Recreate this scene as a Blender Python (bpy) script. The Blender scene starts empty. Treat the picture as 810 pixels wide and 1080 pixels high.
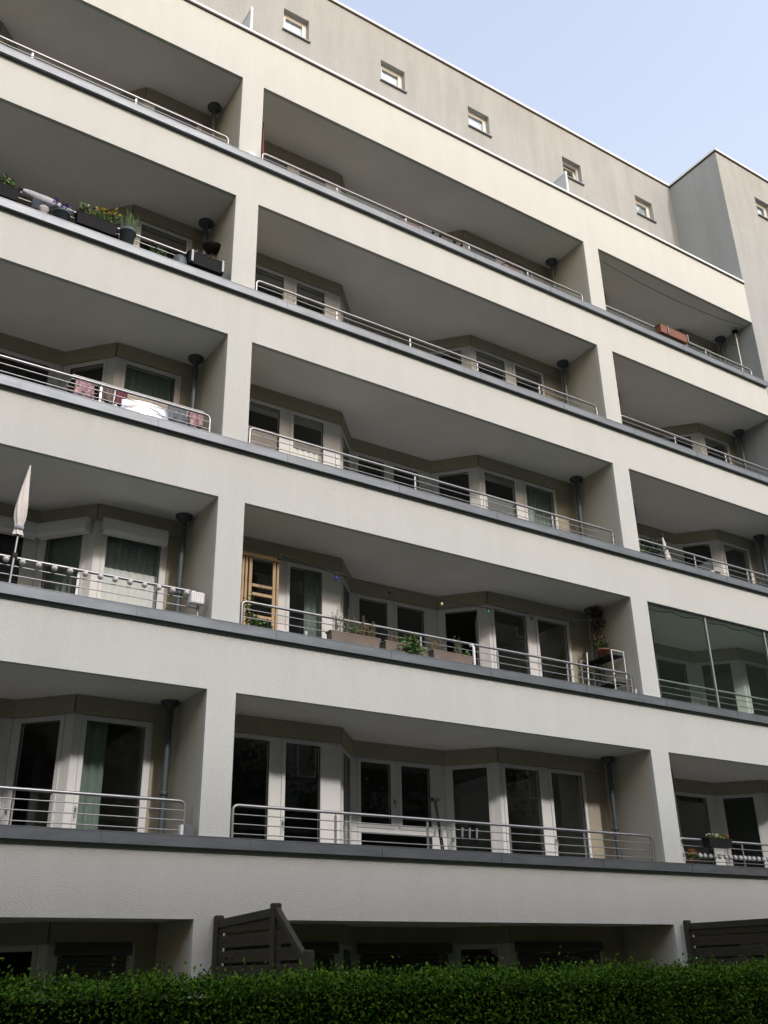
import bpy, math, random
from mathutils import Matrix, Vector
R = math.radians
sc = bpy.context.scene
col = sc.collection

# ------------------------------------------------------------ camera, sky, sun, exposure
CAM = Vector((-5.0296, -11.8795, 1.6))
YAW, PITCH, ROLL, FPX = 0.5854, 0.4384, -0.0206, 1037.78
cd = bpy.data.cameras.new('camera'); co = bpy.data.objects.new('camera', cd); col.objects.link(co)
fw = Vector((math.sin(YAW)*math.cos(PITCH), math.cos(YAW)*math.cos(PITCH), math.sin(PITCH)))
rt = Vector((math.cos(YAW), -math.sin(YAW), 0)); up = rt.cross(fw)
r2 = math.cos(ROLL)*rt + math.sin(ROLL)*up; u2 = -math.sin(ROLL)*rt + math.cos(ROLL)*up
m = Matrix((r2, u2, -fw)).transposed().to_4x4(); m.translation = CAM
co.matrix_world = m
cd.sensor_fit = 'VERTICAL'; cd.sensor_height = 24; cd.lens = FPX/1080*24
cd.clip_start = .05; cd.clip_end = 2000
sc.camera = co
SUN_AZ, SUN_EL = R(8), R(35.0)        # azimuth measured from -Y towards +X
w = bpy.data.worlds.new('World'); sc.world = w; w.use_nodes = True
nt = w.node_tree
sky = nt.nodes.new('ShaderNodeTexSky'); sky.sky_type = 'NISHITA'; sky.sun_disc = False
sky.sun_elevation = SUN_EL; sky.sun_rotation = math.pi - SUN_AZ
sky.air_density = 2.6; sky.dust_density = 2.0; sky.ozone_density = 1.0
bg = nt.nodes['Background']; bg.inputs[1].default_value = .15
wb = nt.nodes.new('ShaderNodeVectorMath'); wb.operation = 'MULTIPLY'; wb.inputs[1].default_value = (1.09, 1.0, 1.10)   # white balance of the sky
nt.links.new(sky.outputs[0], wb.inputs[0]); hz = nt.nodes.new('ShaderNodeVectorMath'); hz.operation = 'ADD'; hz.inputs[1].default_value = (.54, .34, .22)   # thin high haze
nt.links.new(wb.outputs[0], hz.inputs[0]); nt.links.new(hz.outputs[0], bg.inputs[0])
sd = bpy.data.lights.new('sun', 'SUN'); so = bpy.data.objects.new('sun', sd); col.objects.link(so)
sd.energy = 1.0; sd.angle = R(4); sd.color = (1, .975, .96)
sv = Vector((math.sin(SUN_AZ)*math.cos(SUN_EL), -math.cos(SUN_AZ)*math.cos(SUN_EL), math.sin(SUN_EL)))
so.rotation_euler = sv.to_track_quat('Z', 'Y').to_euler(); so.location = (6, -10, 30)
sc.view_settings.view_transform = 'Standard'; sc.view_settings.look = 'None'
sc.view_settings.exposure = 0.84; sc.view_settings.gamma = 1
sc.view_settings.use_curve_mapping = False
OPP_Y, OPP_H = -26.0, 21.3            # block across the courtyard: shades the lower storeys

# ------------------------------------------------------------ materials
def mat(name, c, rough=.7, metal=0, spec=.5, noise=None, bump=None, trans=0, coat=0, island=0):
    """noise=(scale,amount[,stretch]) colour mottling, bump=(scale,strength,distance)"""
    M = bpy.data.materials.new(name); M.use_nodes = True; t = M.node_tree
    b = t.nodes['Principled BSDF']; L = t.links.new
    b.inputs['Base Color'].default_value = (*c, 1); b.inputs['Roughness'].default_value = rough
    b.inputs['Metallic'].default_value = metal; b.inputs['Specular IOR Level'].default_value = spec
    tc = t.nodes.new('ShaderNodeTexCoord'); co = tc.outputs['Object']
    if noise:
        mp = t.nodes.new('ShaderNodeMapping'); L(co, mp.inputs[0])
        st = noise[2] if len(noise) > 2 else (1, 1, 1); mp.inputs['Scale'].default_value = st
        n = t.nodes.new('ShaderNodeTexNoise'); n.inputs['Scale'].default_value = noise[0]
        n.inputs['Detail'].default_value = 6; n.inputs['Roughness'].default_value = .65; L(mp.outputs[0], n.inputs['Vector'])
        cr = t.nodes.new('ShaderNodeMapRange'); L(n.outputs['Fac'], cr.inputs[0])
        cr.inputs[1].default_value = .3; cr.inputs[2].default_value = .7
        cr.inputs[3].default_value = 1-noise[1]; cr.inputs[4].default_value = 1+noise[1]
        mx = t.nodes.new('ShaderNodeVectorMath'); mx.operation = 'SCALE'
        mx.inputs[0].default_value = c; L(cr.outputs[0], mx.inputs['Scale']); L(mx.outputs[0], b.inputs['Base Color'])
    if island:
        g = t.nodes.new('ShaderNodeNewGeometry'); h = t.nodes.new('ShaderNodeHueSaturation')
        cr = t.nodes.new('ShaderNodeMapRange'); L(g.outputs['Random Per Island'], cr.inputs[0])
        cr.inputs[3].default_value = 1-island; cr.inputs[4].default_value = 1+island
        c2 = t.nodes.new('ShaderNodeMapRange'); L(g.outputs['Random Per Island'], c2.inputs[0])
        c2.inputs[3].default_value = .53; c2.inputs[4].default_value = .47
        h.inputs['Color'].default_value = (*c, 1); L(cr.outputs[0], h.inputs['Value']); L(c2.outputs[0], h.inputs['Hue'])
        L(h.outputs[0], b.inputs['Base Color'])
    if bump:
        n = t.nodes.new('ShaderNodeTexNoise'); n.inputs['Scale'].default_value = bump[0]; n.inputs['Detail'].default_value = 4
        L(co, n.inputs['Vector'])
        bp = t.nodes.new('ShaderNodeBump'); bp.inputs['Strength'].default_value = bump[1]; bp.inputs['Distance'].default_value = bump[2]
        L(n.outputs['Fac'], bp.inputs['Height']); L(bp.outputs[0], b.inputs['Normal'])
    return M
def glass_mat(name, tint, ior=1.52, rough=.0, boost=1.0):
    M = bpy.data.materials.new(name); M.use_nodes = True; t = M.node_tree; L = t.links.new
    t.nodes.remove(t.nodes['Principled BSDF']); out = t.nodes['Material Output']
    tr = t.nodes.new('ShaderNodeBsdfTransparent'); tr.inputs[0].default_value = (*tint, 1)
    gl = t.nodes.new('ShaderNodeBsdfGlossy'); gl.inputs['Roughness'].default_value = rough
    gl.inputs['Color'].default_value = (.95, .97, .96, 1)
    fr = t.nodes.new('ShaderNodeFresnel'); fr.inputs[0].default_value = ior
    mu = t.nodes.new('ShaderNodeMath'); mu.operation = 'MULTIPLY'; mu.inputs[1].default_value = boost; mu.use_clamp = True
    mx = t.nodes.new('ShaderNodeMixShader')
    ge = t.nodes.new('ShaderNodeNewGeometry'); mr = t.nodes.new('ShaderNodeMapRange')   # same reflectance from both sides of the sheet
    L(ge.outputs['Backfacing'], mr.inputs[0]); mr.inputs[3].default_value = ior; mr.inputs[4].default_value = 1/ior; L(mr.outputs[0], fr.inputs[0])
    L(fr.outputs[0], mu.inputs[0]); L(mu.outputs[0], mx.inputs[0]); L(tr.outputs[0], mx.inputs[1]); L(gl.outputs[0], mx.inputs[2])
    L(mx.outputs[0], out.inputs[0]); return M

def render_mat(name, c, dirt, c2):
    """scraped render: fine grain bump, faint clouds, optional rain streaks"""
    M = mat(name, c, .92, spec=.2); t = M.node_tree; L = t.links.new; b = t.nodes['Principled BSDF']
    tc = t.nodes.new('ShaderNodeTexCoord')
    def noise(scale, st, det=6):
        mp = t.nodes.new('ShaderNodeMapping'); mp.inputs['Scale'].default_value = st; L(tc.outputs['Object'], mp.inputs[0])
        n = t.nodes.new('ShaderNodeTexNoise'); n.inputs['Scale'].default_value = scale; n.inputs['Detail'].default_value = det
        n.inputs['Roughness'].default_value = .7; L(mp.outputs[0], n.inputs['Vector']); return n.outputs['Fac']
    a = noise(.55, (1, 1, 1)); s = noise(2.6, (1, 1, .12)); g = noise(38, (1, 1, 1), 5)
    def rng(x, lo, hi, a0=.35, a1=.65):
        r = t.nodes.new('ShaderNodeMapRange'); L(x, r.inputs[0]); r.inputs[1].default_value = a0; r.inputs[2].default_value = a1
        r.inputs[3].default_value = lo; r.inputs[4].default_value = hi; return r.outputs[0]
    mu = t.nodes.new('ShaderNodeMath'); mu.operation = 'ADD'
    L(rng(a, 0, dirt*.6), mu.inputs[0]); L(rng(s, 0, dirt), mu.inputs[1])
    mu2 = t.nodes.new('ShaderNodeMath'); mu2.operation = 'ADD'; mu2.use_clamp = True
    L(mu.outputs[0], mu2.inputs[0]); L(rng(g, -.12, .12), mu2.inputs[1])
    mx = t.nodes.new('ShaderNodeMix'); mx.data_type = 'RGBA'
    mx.inputs[6].default_value = (*c, 1); mx.inputs[7].default_value = (*c2, 1); L(mu2.outputs[0], mx.inputs[0])
    L(mx.outputs[2], b.inputs['Base Color'])
    n2 = noise(34, (1, 1, 1.9), 6)
    bp = t.nodes.new('ShaderNodeBump'); bp.inputs['Strength'].default_value = .6; bp.inputs['Distance'].default_value = .016
    L(n2, bp.inputs['Height']); L(bp.outputs[0], b.inputs['Normal'])
    return M

M = {}
M['cream'] = render_mat('cream_render', (.575, .60, .58), .18, (.43, .445, .42))
M['grey_render'] = render_mat('weathered_render', (.385, .41, .42), .38, (.26, .275, .28))
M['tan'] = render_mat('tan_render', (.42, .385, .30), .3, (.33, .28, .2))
M['beige'] = render_mat('beige_render', (.55, .53, .46), .2, (.42, .39, .32))
M['soffit'] = mat('soffit_paint', (.86, .86, .83), .9, spec=.2, noise=(1.3, .04), bump=(60, .2, .004))
M['floor'] = mat('balcony_tile', (.40, .39, .37), .7)
M['zinc'] = mat('zinc', (.155, .175, .195), .50, metal=.68, noise=(1.8, .18, (1, 1, 4)), bump=(3, .08, .02))
M['white_metal'] = mat('white_metal', (.78, .79, .8), .4, noise=(3, .05))
M['steel'] = mat('stainless', (.34, .35, .36), .42, metal=.8, noise=(6, .12))
M['white'] = mat('window_white', (.69, .69, .675), .45, noise=(2.5, .05))
M['gasket_and_shadow'] = mat('gasket_and_shadow', (.02, .02, .02), .6)
M['pipe'] = mat('pipe_grey', (.07, .09, .095), .5, noise=(5, .15))
M['glass'] = glass_mat('window_glass', (.94, .955, .945), boost=.7)
M['green_glass'] = glass_mat('green_glass', (.90, .955, .925), boost=.5)
M['attic_glass'] = glass_mat('attic_glass', (.85, .9, .93), boost=2.6)
M['frost'] = mat('frosted_screen', (.50, .56, .60), .35, noise=(3, .06))
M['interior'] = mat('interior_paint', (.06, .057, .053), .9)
M['shutter'] = mat('shutter_slats', (.09, .09, .085), .6)
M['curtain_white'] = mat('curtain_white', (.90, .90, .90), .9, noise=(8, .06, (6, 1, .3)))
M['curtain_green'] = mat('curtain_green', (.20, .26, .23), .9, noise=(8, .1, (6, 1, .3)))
M['wood_fence'] = mat('weathered_wood', (.034, .028, .018), .85, noise=(6, .5, (1, 1, 8)), bump=(20, .4, .01))
M['wood_post'] = mat('weathered_post', (.036, .033, .022), .85, noise=(10, .35, (4, 4, .5)), bump=(25, .4, .01))
M['wood_pale'] = mat('pale_pine', (.44, .31, .17), .55, noise=(9, .25, (6, 6, .5)))
M['grass'] = mat('lawn', (.03, .045, .015), .95, noise=(4, .35), bump=(50, .5, .03))
M['paving'] = mat('paving', (.12, .115, .11), .9, noise=(3, .2), bump=(30, .3, .01))
M['opp'] = mat('opposite_render', (.25, .25, .245), .9, noise=(.6, .1))
M['opp_glass'] = mat('opposite_window', (.03, .035, .04), .08, spec=.6)
M['dark'] = mat('dark_plastic', (.012, .013, .014), .6, spec=.2, noise=(12, .3))
M['wicker'] = mat('charcoal_wicker', (.014, .0145, .016), .75, spec=.15, noise=(40, .5, (1, 1, 3)), bump=(70, .8, .01))
M['bluegrey'] = mat('bluegrey_plastic', (.075, .095, .11), .5, spec=.3, noise=(5, .1))
M['brownbox'] = mat('taupe_planter', (.17, .135, .11), .7, noise=(7, .2), bump=(25, .2, .01))
M['terracotta'] = mat('terracotta', (.20, .085, .055), .8, noise=(8, .15))
M['soil'] = mat('soil', (.03, .022, .015), .95, bump=(60, .8, .02))
M['leaf'] = mat('leaf', (.075, .16, .03), .5, island=.45)
M['leaf_dark'] = mat('leaf_dark', (.04, .085, .025), .5, island=.45)
M['leaf_grey'] = mat('leaf_greygreen', (.12, .15, .08), .6, island=.4)
M['leaf_dry'] = mat('leaf_dry', (.20, .15, .075), .7, island=.4)
M['leaf_red'] = mat('leaf_red', (.12, .05, .035), .6, island=.4)
M['hedge'] = mat('hedge_leaf', (.05, .125, .006), .7, spec=.15, island=.5)
M['hedge_in'] = mat('hedge_twigs', (.008, .012, .005), 1, spec=0, bump=(30, .8, .04))
M['yellow'] = mat('yellow_petal', (.75, .45, .03), .6, island=.2)
M['orange'] = mat('orange_petal', (.70, .25, .03), .6, island=.2)
M['purple'] = mat('purple_petal', (.13, .07, .42), .6, island=.3)
M['whitepetal'] = mat('white_petal', (.75, .74, .62), .6, island=.15)
M['cloth_grey'] = mat('grey_sheet', (.36, .37, .42), .8, noise=(9, .12))
M['cloth_white'] = mat('white_canvas', (.66, .63, .60), .9, noise=(7, .1))
M['cloth_pink'] = mat('pink_cloth', (.36, .23, .25), .9, noise=(14, .75))
M['cloth_brown'] = mat('brown_cloth', (.13, .10, .095), .9, noise=(15, .3))
M['cloth_red'] = mat('red_cloth', (.17, .05, .07), .9, noise=(15, .2))
M['cloth_blue'] = mat('blue_cloth', (.14, .16, .19), .9, noise=(15, .3))
M['cloth_dark'] = mat('dark_cloth', (.03, .035, .05), .9)
M['lightblue'] = mat('pale_blue_board', (.38, .50, .62), .5, noise=(5, .05))
M['globe'] = mat('white_globe', (.52, .52, .50), .35, noise=(20, .08))
M['plastic_white'] = mat('white_plastic', (.72, .72, .72), .45, noise=(6, .05))
M['foil'] = mat('polished_tray', (.85, .85, .86), .22, metal=1)
M['stone'] = mat('grey_stone', (.42, .41, .39), .9, noise=(18, .25), bump=(20, .6, .02))
M['bulb_blue'] = mat('bulb_blue', (.02, .05, .45), .2)
M['bulb_green'] = mat('bulb_green', (.02, .22, .08), .2)
M['bulb_yellow'] = mat('bulb_yellow', (.65, .55, .28), .2)
M['bulb_red'] = mat('bulb_red', (.35, .03, .03), .2)
M['maroon'] = mat('maroon_cloth', (.12, .02, .02), .7)

# ------------------------------------------------------------ mesh helpers
class MB:
    def __init__(s): s.v = []; s.f = []; s.mi = []; s.sm = []; s.T = None
    def add(s, vs, fs, m=0, smooth=False):
        o = len(s.v)
        if s.T is not None: vs = [tuple(s.T @ Vector(p)) for p in vs]
        s.v += [tuple(p) for p in vs]
        for f in fs: s.f.append([i+o for i in f]); s.mi.append(m); s.sm.append(smooth)
    def box(s, x0, x1, y0, y1, z0, z1, m=0):
        s.add([(x0,y0,z0),(x1,y0,z0),(x1,y1,z0),(x0,y1,z0),(x0,y0,z1),(x1,y0,z1),(x1,y1,z1),(x0,y1,z1)],
              [(0,3,2,1),(4,5,6,7),(0,1,5,4),(1,2,6,5),(2,3,7,6),(3,0,4,7)], m)
    def bbox(s, x0, x1, y0, y1, z0, z1, b=.01, m=0):
        """box with bevelled vertical and top edges"""
        pts = [(x0+b,y0),(x1-b,y0),(x1,y0+b),(x1,y1-b),(x1-b,y1),(x0+b,y1),(x0,y1-b),(x0,y0+b)]
        cx, cy = (x0+x1)/2, (y0+y1)/2; v = []
        for z, k in ((z0, 1), (z1-b, 1), (z1, 0)):
            for px, py in pts:
                v.append((px if k else px-math.copysign(min(b, abs(px-cx)), px-cx), py if k else py-math.copysign(min(b, abs(py-cy)), py-cy), z))
        f = [tuple(reversed(range(8))), tuple(range(16, 24))]
        for r in range(2):
            for i in range(8): j = (i+1) % 8; f.append((r*8+i, r*8+j, r*8+8+j, r*8+8+i))
        s.add(v, f, m)
    def tube(s, pts, r, n=8, m=0, caps=True):
        pts = [Vector(p) for p in pts]; rs = r if isinstance(r, (list, tuple)) else [r]*len(pts)
        v = []; f = []; prev = None
        for i, p in enumerate(pts):
            d = (pts[min(i+1, len(pts)-1)] - pts[max(i-1, 0)]).normalized()
            if prev is None:
                a = d.orthogonal().normalized()
            else:
                a = prev - d*prev.dot(d)
                a = a.normalized() if a.length > 1e-6 else d.orthogonal().normalized()
            prev = a; b = d.cross(a)
            for k in range(n):
                t = 2*math.pi*k/n; v.append(tuple(p + (a*math.cos(t)+b*math.sin(t))*rs[i]))
        for i in range(len(pts)-1):
            for k in range(n): j = (k+1) % n; f.append((i*n+k, i*n+j, i*n+n+j, i*n+n+k))
        s.add(v, f, m, True)
        if caps: s.add(v[:n], [tuple(reversed(range(n)))], m); s.add(v[-n:], [tuple(range(n))], m)
    def lathe(s, prof, c=(0,0,0), n=20, m=0, smooth=True):
        v = []; f = []
        for r, z in prof:
            for k in range(n): t = 2*math.pi*k/n; v.append((c[0]+r*math.cos(t), c[1]+r*math.sin(t), c[2]+z))
        for i in range(len(prof)-1):
            for k in range(n): j = (k+1) % n; f.append((i*n+k, i*n+j, i*n+n+j, i*n+n+k))
        s.add(v, f, m, smooth)
    def ball(s, c, r, n=14, m=0, sz=1):
        k = 8
        s.lathe([(max(r*math.sin(math.pi*i/k), 1e-4), -r*sz*math.cos(math.pi*i/k)) for i in range(k+1)], c, n, m)
    def grid(s, fn, nu, nv, m=0, smooth=True):
        v = [fn(i/nu, j/nv) for j in range(nv+1) for i in range(nu+1)]
        f = [(j*(nu+1)+i, j*(nu+1)+i+1, (j+1)*(nu+1)+i+1, (j+1)*(nu+1)+i) for j in range(nv) for i in range(nu)]
        s.add(v, f, m, smooth)
    def leaf(s, p, d, L, W, rng, m=0):
        d = d.normalized(); a = d.orthogonal().normalized(); a.rotate(Matrix.Rotation(rng.uniform(0, 6.28), 3, d)); n = d.cross(a)
        v = [p, p+d*L*.45+a*W*.5+n*W*.15, p+d*L, p+d*L*.45-a*W*.5+n*W*.15]
        s.add(v, [(0, 1, 2), (0, 2, 3)], m)
    def panel(s, x0, x1, z0, z1, holes, y0, y1, m=0):
        """wall with rectangular holes: front/back skins, hole linings and the outer rim"""
        xs = sorted({x0, x1, *[h[0] for h in holes], *[h[1] for h in holes]}); zs = sorted({z0, z1, *[h[2] for h in holes], *[h[3] for h in holes]})
        xs = [x for x in xs if x0 <= x <= x1]; zs = [z for z in zs if z0 <= z <= z1]
        solid = {}
        for i in range(len(xs)-1):
            for j in range(len(zs)-1):
                cx, cz = (xs[i]+xs[i+1])/2, (zs[j]+zs[j+1])/2
                solid[i, j] = not any(h[0] < cx < h[1] and h[2] < cz < h[3] for h in holes)
        v = {}; V = []; F = []
        def vi(i, j, k):
            if (i, j, k) not in v: v[i, j, k] = len(V); V.append((xs[i], (y0, y1)[k], zs[j]))
            return v[i, j, k]
        for (i, j), ok in solid.items():
            if not ok: continue
            F.append((vi(i,j,0), vi(i+1,j,0), vi(i+1,j+1,0), vi(i,j+1,0))); F.append((vi(i,j,1), vi(i,j+1,1), vi(i+1,j+1,1), vi(i+1,j,1)))
            if not solid.get((i-1, j)): F.append((vi(i,j,0), vi(i,j+1,0), vi(i,j+1,1), vi(i,j,1)))
            if not solid.get((i+1, j)): F.append((vi(i+1,j,0), vi(i+1,j,1), vi(i+1,j+1,1), vi(i+1,j+1,0)))
            if not solid.get((i, j-1)): F.append((vi(i,j,0), vi(i,j,1), vi(i+1,j,1), vi(i+1,j,0)))
            if not solid.get((i, j+1)): F.append((vi(i,j+1,0), vi(i+1,j+1,0), vi(i+1,j+1,1), vi(i,j+1,1)))
        s.add(V, F, m)
    def build(s, name, mats, parent=None, loc=None, rotz=0):
        me = bpy.data.meshes.new(name); me.from_pydata(s.v, [], s.f)
        for q in (mats if isinstance(mats, (list, tuple)) else [mats]): me.materials.append(M[q])
        me.polygons.foreach_set('material_index', s.mi); me.polygons.foreach_set('use_smooth', s.sm); me.update()
        o = bpy.data.objects.new(name, me); col.objects.link(o)
        if loc is not None: o.location = loc
        o.rotation_euler.z = rotz
        if parent: o.parent = parent
        return o
def tag(o, label, cat, group=None):
    o['label'] = label; o['category'] = cat
    if group: o['group'] = group
    return o
def thing(name, loc, label, cat, group=None, rotz=0):
    o = bpy.data.objects.new(name, None); col.objects.link(o); o.location = loc; o.rotation_euler.z = rotz; o.empty_display_size = .2
    return tag(o, label, cat, group)
def struct(o): o['kind'] = 'structure'; return o
def dup(o, parent=None, loc=None, rotz=None):
    c = o.copy(); col.objects.link(c)
    if parent: c.parent = parent
    if loc is not None: c.location = loc
    if rotz is not None: c.rotation_euler.z = rotz
    for ch in list(o.children): dup(ch, c)
    return c

# ------------------------------------------------------------ ground
g = MB(); g.grid(lambda u, v: (-400+800*u, -400+800*v, -.30), 4, 4); struct(g.build('ground', 'grass'))
g = MB(); g.box(-60, 60, -14.2, -9.6, -.31, -.296); struct(g.build('path', 'paving'))

# ------------------------------------------------------------ the apartment block
CEIL = [16.229, 13.475, 10.664, 7.848, 5.031, 2.229]       # undersides of the lintels, top storey first
COP = [CEIL[k+1]+(.957 if k < 3 else .945) for k in range(5)]   # parapet coping tops
XL, XA, XB, XR = (-5.31, 0.0), (.4146, 8.299), (8.7396, 14.05), 22.0
BAYS = [(-5.31, 0.0), (.4146, 8.299), (8.7396, 14.05)]
WX0, TOP = -9.0, 17.44
bld = thing('apartment_building', (0, 0, 0), 'cream rendered apartment block with stacked recessed balconies', 'building')
holes = []; holes2 = []
for k in range(6):
    z0 = COP[k]-.03 if k < 5 else -.30
    for a, b in BAYS: holes.append((a, b, z0, CEIL[k])); holes2.append((a, b, z0, CEIL[k]+.213))
f = MB(); f.panel(WX0, XB[1], -.3, TOP, holes, 0, .07); 
for a, b in BAYS:
    for k in range(5): f.box(a-.001, b+.001, .0703, .30, CEIL[k+1]+.212, COP[k]-.03)
f.box(WX0, XB[1], .0703, .30, CEIL[0]+.212, TOP-.0005); f.box(WX0, -5.732, .0703, .30, -.3, CEIL[0]+.211); f.build('facade_wall', 'cream', bld)
f = MB()
for a, b in ((-5.73, -5.31), (0, .4146), (8.299, 8.7396)): f.box(a+.0005, b-.0005, .0703, 5.5, -.3, CEIL[0]+.20)
f.build('party_wall', 'beige', bld)
for k in range(6):                                            # slabs: painted underside, tiled top
    f = MB(); f.box(-5.73, 14.05, .0712, 1.92, CEIL[k]+.014, CEIL[k]+.12, 0); f.box(-5.73, 14.05, .0722, 1.92, CEIL[k]+.12, CEIL[k]+.21, 1)
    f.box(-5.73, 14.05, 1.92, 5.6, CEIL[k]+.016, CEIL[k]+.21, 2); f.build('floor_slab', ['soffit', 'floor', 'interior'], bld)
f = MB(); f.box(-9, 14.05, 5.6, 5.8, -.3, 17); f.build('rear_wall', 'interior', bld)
f = MB(); f.box(-9, -8.8, .3, 5.6, -.3, 17); f.build('end_wall', 'cream', bld)
# parapet copings of folded zinc sheet, run past the pillars
for k in range(5):
    c = MB(); z = COP[k]
    c.box(WX0, 14.04, -.075, -.001, z-.135, z-.012)
    c.box(WX0, 14.04, -.078, -.066, z-.141, z-.1345, 0)
    x = WX0
    rng = random.Random(k)
    while x < 14:
        x1 = min(x+rng.uniform(1.9, 2.1), 14.04)
        c.box(x+.003, x1-.003, -.079, -.001, z-.012, z)
        c.box(x1-.018, x1-.003, -.081, -.0755, z-.134, z-.012)
        x = x1
    for a, b in BAYS: c.box(a+.004, b-.004, -.001, .345, z-.024, z-.001)
    c.build('parapet_coping', ['zinc', 'steel'], bld)
c = MB(); c.box(WX0, 14.045, -.04, .34, TOP, TOP+.05); c.box(WX0, 14.045, -.03, -.001, TOP-.03, TOP-.0005, 1); c.build('terrace_coping', ['white_metal', 'gasket_and_shadow'], bld)  # black strip under the coping paints its shadow line

# windows and balcony doors -------------------------------------------------
HW = 2.60-.235
def window_proto(name, W, panes, handle=None, shut=None):
    p = MB(); p.panel(.002, W-.002, .0, HW, [q for q in panes], 0, .07)
    for a, b, z0, z1 in panes:                                 # sash ring proud of the frame, dark gasket inside it
        wd = .058
        p.panel(a-wd, b+wd, z0-wd, z1+wd, [(a, b, z0, z1)], -.014, -.0005)
        p.panel(a-.001, b+.001, z0-.001, z1+.001, [(a+.009, b-.009, z0+.009, z1-.009)], .008, .02, 1)
    o = p.build(name, ['white', 'gasket_and_shadow'], bld)
    for a, b, z0, z1 in panes:
        g = MB(); g.box(a-.004, b+.004, .026, .034, z0-.004, z1+.004); g.build('pane', 'glass', o)
    if handle:
        for hx, hz in handle:
            h = MB(); h.box(hx-.012, hx+.012, -.026, -.0142, hz-.035, hz+.035); h.tube([(hx, -.03, hz), (hx, -.055, hz), (hx, -.058, hz-.12)], .008, 6)
            h.build('handle', 'steel', o)
    return o
PB, PT = .13, 2.60-.31
Yf, Yr = 1.16, 1.85
AL = math.hypot(.62, Yr-Yf)
SEGS = {
 'left': [((-5.31, Yf), (-3.93, Yf), 'FL'), ((-3.93, Yf), (-3.31, Yr), 'AL'), ((-3.31, Yr), (-1.98, Yr), 'RS'), ((-1.98, Yr), (-1.36, Yf), 'AR'), ((-1.36, Yf), (0, Yf), 'FR')],
 'mid': [((.4146, Yf), (2.72, Yf), 'FLL'), ((2.72, Yf), (3.34, Yr), 'AL'), ((3.34, Yr), (5.20, Yr), 'RL'), ((5.20, Yr), (5.82, Yf), 'AR'), ((5.82, Yf), (8.299, Yf), 'FRR')],
 'right': [((8.7396, Yf), (10.08, Yf), 'FL'), ((10.08, Yf), (10.70, Yr), 'AL'), ((10.70, Yr), (12.12, Yr), 'RS'), ((12.12, Yr), (12.74, Yf), 'AR'), ((12.74, Yf), (14.05, Yf), 'FR')]}
# unit offset from the segment's start, width, panes
UNIT = {
 'FL': ('balcony_door', .27, None, [(.10, .92)]), 'FR': ('balcony_door', 0, 1.09, [(.17, .985)]),
 'AL': ('side_window', 0, AL, [(.20, .79)]), 'AR': ('side_window', 0, AL, [(.14, .73)]),
 'RS': ('window', 0, None, [(.22, 1.12)]),
 'FLL': ('balcony_door', .43, None, [(.085, .675), (.94, 1.53)]),
 'FRR': ('balcony_door', 0, 1.98, [(.13, .89), (1.17, 1.90)]), 'RL': ('window', 0, None, None)}
cache = {}
def segment(P, Q, key, k, shutter=None):
    d = (Q[0]-P[0], Q[1]-P[1]); Ln = math.hypot(*d); ang = math.atan2(d[1], d[0])
    zf = CEIL[k]-2.60
    name, off, W, panes = UNIT[key]
    if W is None: W = Ln-off
    ck = (key, round(W, 2))
    if ck not in cache:
        if key == 'RL': pl = [(.17, .75, 1.325, PT), (.96, 1.545, 1.325, PT), (.17, 1.545, .16, 1.18)]; hd = [(.81, 1.7)]
        else: pl = [(a, b, PB, PT) for a, b in panes]; hd = [(pl[-1][0]-.032, 1.15)]
        cache[ck] = window_proto(name, W, pl, hd); o = cache[ck]
    else: o = dup(cache[ck], bld)
    ux, uy = d[0]/Ln, d[1]/Ln
    o.location = (P[0]+ux*off, P[1]+uy*off, zf); o.rotation_euler.z = ang
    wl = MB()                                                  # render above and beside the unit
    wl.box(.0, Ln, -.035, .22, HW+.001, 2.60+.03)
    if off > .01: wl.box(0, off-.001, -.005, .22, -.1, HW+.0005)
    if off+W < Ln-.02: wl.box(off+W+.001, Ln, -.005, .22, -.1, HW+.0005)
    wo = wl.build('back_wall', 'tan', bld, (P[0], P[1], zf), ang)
    if shutter:
        b = MB(); a0, b0 = off+.07, off+W-.07; zb, zt = (HW-.225, HW+.02) if shutter == 'open' else (HW-.13, HW+.02)
        n = 6; pr = [(-.036, zb), (-.15, zb), (-.185, zb+.04), (-.19, zt-.09), (-.15, zt-.02), (-.036, zt)]
        if shutter == 'shut': pr = [(y*.45-.02, z) for y, z in pr]
        v = [(x, y, z) for x in (a0, b0) for y, z in pr]
        b.add(v, [tuple(range(n)), tuple(reversed(range(n, 2*n)))]+[(i, i+n, (i+1) % n+n, (i+1) % n) for i in range(n)])
        so_ = b.build('shutter_box', 'white' if shutter == 'open' else 'shutter', bld, (P[0], P[1], zf), ang)
        if shutter == 'shut':
            s = MB(); z = .02
            while z < zb-.02: s.bbox(a0+.05, b0-.05, -.05, -.022, z, z+.046, .008); z += .05
            s.build('slat_curtain', 'shutter', so_)
    return o
WIN = {}
for k in range(6):
    for bay in ('left', 'mid', 'right'):
        for P, Q, key in SEGS[bay]:
            sh = None
            if k == 5 and key[0] in 'FR': sh = 'shut'
            if k == 3 and bay == 'left': sh = 'open'
            WIN[k, bay, key] = segment(P, Q, key, k, sh)

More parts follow.
